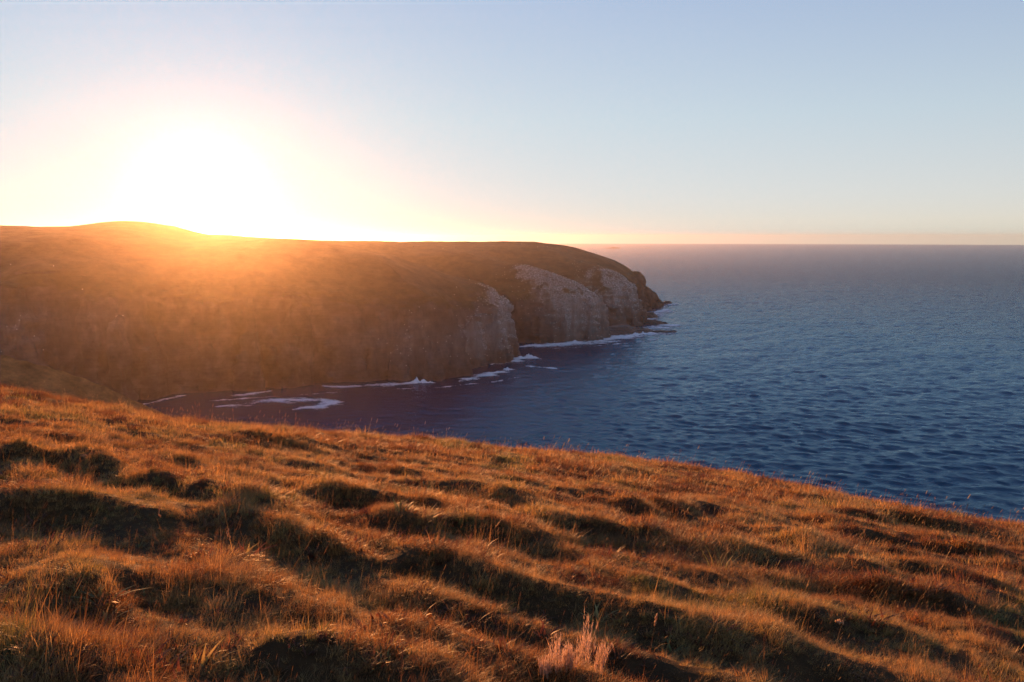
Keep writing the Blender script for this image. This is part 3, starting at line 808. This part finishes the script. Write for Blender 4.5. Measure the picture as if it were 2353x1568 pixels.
# ================================================================== SHORE ROCKS
def rock_material():
    m = Mat('wet_shore_rock'); v = m.coord()
    m.color(m.ramp(m.noise(m.coord((0.12, 0.12, 1.0)), 0.9, 6, 0.65), [(0.3, (0.030, 0.024, 0.021)), (0.55, (0.075, 0.058, 0.048)), (0.75, (0.17, 0.14, 0.12))]))
    m.rough(0.6, 0.4); m.bump(m.noise(v, 0.8, 7, 0.7), 0.9, 0.8)
    return m.m
M_ROCK = rock_material()
def shore_rock(name, cx, cy, rx, ry, top, ang, label, seed, cat='rock'):
    n = 72
    U, Vv = np.meshgrid(np.linspace(-1.15, 1.15, n), np.linspace(-1.15, 1.15, n), indexing='ij')
    lx, ly = U * rx, Vv * ry
    X = lx * math.cos(ang) - ly * math.sin(ang); Y = lx * math.sin(ang) + ly * math.cos(ang)
    r = np.maximum(np.abs(U) ** 1.6 + np.abs(Vv) ** 1.6, 1e-6) + 0.45 * fbm2(X + cx, Y + cy, min(rx, ry) * 0.9, 4, seed)
    h = top * np.clip(1.25 - r, -1, 1)
    step = max(top / 4, 0.5)
    hq = np.floor(h / step) * step + step * sstep(0.55, 1.0, (h / step) % 1.0)      # bedded steps
    Z = hq + 0.25 * fbm2(X + cx, Y + cy, 2.5, 3, seed + 7) - 0.6
    o = mesh_obj(name, np.stack([X, Y, np.maximum(Z, -2.5)], -1).reshape(-1, 3), grid_faces(n, n), M_ROCK, None, False)
    o.location = (cx, cy, 0)
    return tag(o, label, cat)
shore_rock('rock_ledge', 96, 688, 32, 15, 7.0, 0.55, 'low bedded rock ledge at the foot of the pale buttress', 701)
shore_rock('rock_spit', 126, 694, 22, 5, 2.4, 0.25, 'thin dark spit of rock reaching out from the ledge', 711)
shore_rock('shore_rock', 136, 762, 13, 8, 5.0, 0.3, 'dark low rock jutting from under the farther buttress', 721)
shore_rock('shore_rock', 140, 825, 13, 9, 6.0, 0.4, 'dark pointed rock midway along the crag', 731)
shore_rock('shore_rock', 196, 1004, 11, 6, 3.6, 0.75, 'last low rock trailing off the tip of the point', 741)

# two islets close to the horizon
def islet(cx, cy, rx, top, label, seed):
    n = 40
    U, Vv = np.meshgrid(np.linspace(-1.1, 1.1, n), np.linspace(-1.1, 1.1, n), indexing='ij')
    r = np.hypot(U, Vv); Z = top * np.clip(1 - r ** 1.5 + 0.35 * fbm2(U, Vv, 0.6, 3, seed), -0.2, 1.2) - 1
    o = mesh_obj('islet', np.stack([U * rx, Vv * rx * 0.6, Z], -1).reshape(-1, 3), grid_faces(n, n), M_ROCK)
    o.location = (cx, cy, 0); tag(o, label, 'islet')
islet(760, 6000, 70, 8, 'faint low islet near the horizon beyond the point', 801)
islet(1010, 6100, 50, 4, 'flat skerry near the horizon, the fainter of two', 811)

# seabirds resting on the whitened rock: far too many to count
def seabirds():
    V, vn, g, grass, la = HL
    p = np.clip(g, 0, 1) ** 1.5 * np.where(la < 120, 0.25, 1) * (vn[:, 2] > 0.15) + 0.0008 * ((la > 250) & (V[:, 2] > 50) & (la < 640))
    p /= p.sum(); idx = rng.choice(len(V), 2600, replace=False, p=p)
    P = V[idx] + vn[idx] * 0.25
    base = 0.62 * np.array([(0.5, 0, 0), (-0.5, 0, 0.05), (0, 0.26, 0.05), (0, -0.26, 0.05), (0.18, 0, 0.42), (0, 0, -0.25)], np.float32)
    fa = np.array([(0, 2, 4), (2, 1, 4), (1, 3, 4), (3, 0, 4), (2, 0, 5), (1, 2, 5), (3, 1, 5), (0, 3, 5)])
    an = rng.uniform(0, 6.28, len(P)); c, s = np.cos(an), np.sin(an)
    Q = np.stack([base[None, :, 0] * c[:, None] - base[None, :, 1] * s[:, None], base[None, :, 0] * s[:, None] + base[None, :, 1] * c[:, None], np.repeat(base[None, :, 2], len(P), 0)], -1) + P[:, None, :]
    F = (fa[None] + 6 * np.arange(len(P))[:, None, None]).reshape(-1, 3)
    m = Mat('white_plumage'); m.color((0.8, 0.79, 0.76)); m.rough(0.8, 0.2)
    o = mesh_obj('seabirds', Q.reshape(-1, 3), F, m.m)
    tag(o, 'white seabirds crowded on the pale cliff ledges', 'birds', kind='stuff')
seabirds()

# ================================================================== SINGLE PLANTS
def plant_material(name, c, trans=0.5):
    m = Mat(name); v = m.coord()
    col = m.mix(1.0, c, m.ramp(m.noise(v, 9, 4, 0.6), [(0.3, 0.7), (0.7, 1.25)]), 'MULTIPLY')
    m.color(col); m.rough(0.6, 0.3)
    tr = m.node('ShaderNodeBsdfTranslucent'); m.link(col, tr.inputs[0]); mx = m.node('ShaderNodeMixShader'); mx.inputs[0].default_value = trans
    m.link(m.b.outputs[0], mx.inputs[1]); m.link(tr.outputs[0], mx.inputs[2]); m.link(mx.outputs[0], m.out.inputs[0])
    return m.m
M_PLUME = plant_material('pale_plume', (0.60, 0.40, 0.27)); M_SEDGE = plant_material('green_sedge', (0.22, 0.20, 0.05)); M_STALK = plant_material('brown_stalk', (0.20, 0.10, 0.045), 0.3); M_HEAD = plant_material('seed_head', (0.55, 0.36, 0.2))

def plume(x, y, heads, label, name='plume_grass'):
    z = float(hill_z(np.array([x]), np.array([y]))[0]); root = empty(name, (x, y, z - 0.02)); tag(root, label, 'grass clump')
    for (ox, oy, hh, lean, rad) in heads:
        V, F, B = [], [], []; W, G = [], []
        for i in range(34):                                 # a sheaf of stems, each feathered along its upper part
            a = random.uniform(0, 6.283); r = rad * 0.8 * math.sqrt(random.random()); ln = lean + random.gauss(0, .10)
            sh = hh * (1 - 0.62 * (r / rad) - 0.25 * random.random() ** 2); bx, by = ox + math.cos(a) * r, oy + math.sin(a) * r
            an = 0.0 if ln >= 0 else math.pi
            blade(V, F, B, (bx, by), an, abs(ln), sh, .0028, 0.0, .5, 3)
            for k in range(17):
                t = 0.22 + 0.78 * random.random(); cx = bx + ln * sh * t ** 1.4; zz = sh * t; n0 = len(W); V2, F2 = [], []
                blade(V2, F2, B, (cx, by), random.uniform(0, 6.283), random.uniform(.25, .6), random.uniform(.025, .06), .0030, 0.1, .5, 2)
                W += [(p[0], p[1], p[2] + zz) for p in V2]; G += [tuple(q + n0 for q in f) for f in F2]
        mesh_obj('stalk', V, F, M_PLUME, root)
        mesh_obj('plume', W, G, M_PLUME, root)
plume(0.33, 5.75, [(0.0, 0, 0.46, 0.04, 0.07), (0.09, 0.05, 0.28, 0.08, 0.06), (-0.07, -0.05, 0.24, -0.10, 0.06)], 'pale feathery grass clump, shorter and thicker of the two nearest plumes')
plume(0.55, 5.85, [(0.0, 0, 0.56, 0.10, 0.065), (-0.10, -0.04, 0.27, -0.05, 0.06), (0.12, -0.03, 0.32, 0.2, 0.05)], 'pale feathery grass clump with the tallest thin spike')

def sedge(x, y, label):
    z = float(hill_z(np.array([x]), np.array([y]))[0]); root = empty('green_sedge', (x, y, z - 0.02)); tag(root, label, 'grass clump')
    for i in range(11):
        V, F, B = [], [], []
        blade(V, F, B, (random.gauss(0, .06), random.gauss(0, .04)), random.choice([0.1, 2.9]) + random.gauss(0, .5), random.uniform(.15, .55), random.uniform(.22, .42), .014, .12, .5, 4)
        mesh_obj('leaf', V, F, M_SEDGE, root)
sedge(-4.0, 10.55, 'green broad-leaved tuft among rusty heath on the hillside')
sedge(2.9, 10.6, 'green tuft in the hollow right of the pale plumes')

def flower_stalk(x, y, hh, label, kind):
    z = float(hill_z(np.array([x]), np.array([y]))[0]); root = empty('dead_flower_stalk', (x, y, z - 0.02)); tag(root, label, 'flower stalk')
    V, F, B = [], [], []
    blade(V, F, B, (0, 0), random.gauss(0, .5), 0.12, hh, .008, 0.05, .5, 4)
    for k in range(4): blade(V, F, B, (0.01 * k, 0), random.uniform(0, 6), .5, hh * .5, .006, .4, .5)
    mesh_obj('stalk', V, F, M_STALK, root)
    V, F, B = [], [], []
    if kind == 'umbel':
        for k in range(12):
            a = k * 2.4; r = 0.012 * math.sqrt(k); seed_head(V, F, B, (0.1 * hh + r * math.cos(a), r * math.sin(a), hh * .95), (0, 0, 1), .03, .011, .9)
    else:
        for k in range(9): seed_head(V, F, B, (0.1 * hh + random.gauss(0, .008), random.gauss(0, .008), hh * (.72 + .03 * k)), (.2, 0, 1), .035, .008, .9)
    mesh_obj('seed_head', V, F, M_HEAD, root)
for (x, y, hh, lab, kd) in [(-6.95, 12.5, .42, 'pale flat-headed dead flower in front of the far dark hummock', 'umbel'),
                           (-4.0, 8.6, .46, 'dry brown spike standing in the dark hollow at far left', 'spike'),
                           (-2.9, 7.7, .40, 'thin dry spike behind the big round hummock', 'spike'),
                           (3.1, 7.2, .34, 'pale dead flower head in the hollow below the long crest', 'umbel'),
                           (1.2, 6.5, .36, 'dry spike to the right of the pale plumes', 'spike')]:
    flower_stalk(x, y, hh, lab, kd)

# ================================================================== HAZE, WITH LENS GLARE
def make_haze():
    R_, zb, zt, n = 10500.0, -7.0, 108.0, 48
    V = [(R_ * math.cos(i / n * 6.28318), R_ * math.sin(i / n * 6.28318), z) for z in (zb, zt) for i in range(n)]
    F = [(i, (i + 1) % n, n + (i + 1) % n, n + i) for i in range(n)] + [tuple(range(n - 1, -1, -1)), tuple(range(n, 2 * n))]
    m = bpy.data.materials.new('sea_haze'); m.use_nodes = True; nt = m.node_tree
    nt.nodes.remove(nt.nodes['Principled BSDF'])
    pv = nt.nodes.new('ShaderNodeVolumePrincipled')
    pv.inputs['Color'].default_value = (0.98, 0.84, 0.70, 1)  # orange tint imitates lens glare over the headland, on top of slight horizon haze
    pv.inputs['Density'].default_value = HAZE_DENSITY
    pv.inputs['Anisotropy'].default_value = HAZE_G
    nt.links.new(pv.outputs[0], nt.nodes['Material Output'].inputs['Volume'])
    o = mesh_obj('haze', V, F, m, None, False)
    tag(o, 'thin sea haze, tinted orange to stand in for lens glare near the sun', 'haze', kind='stuff')
HAZE_DENSITY = 0.58e-4; HAZE_G = 0.855
make_haze()
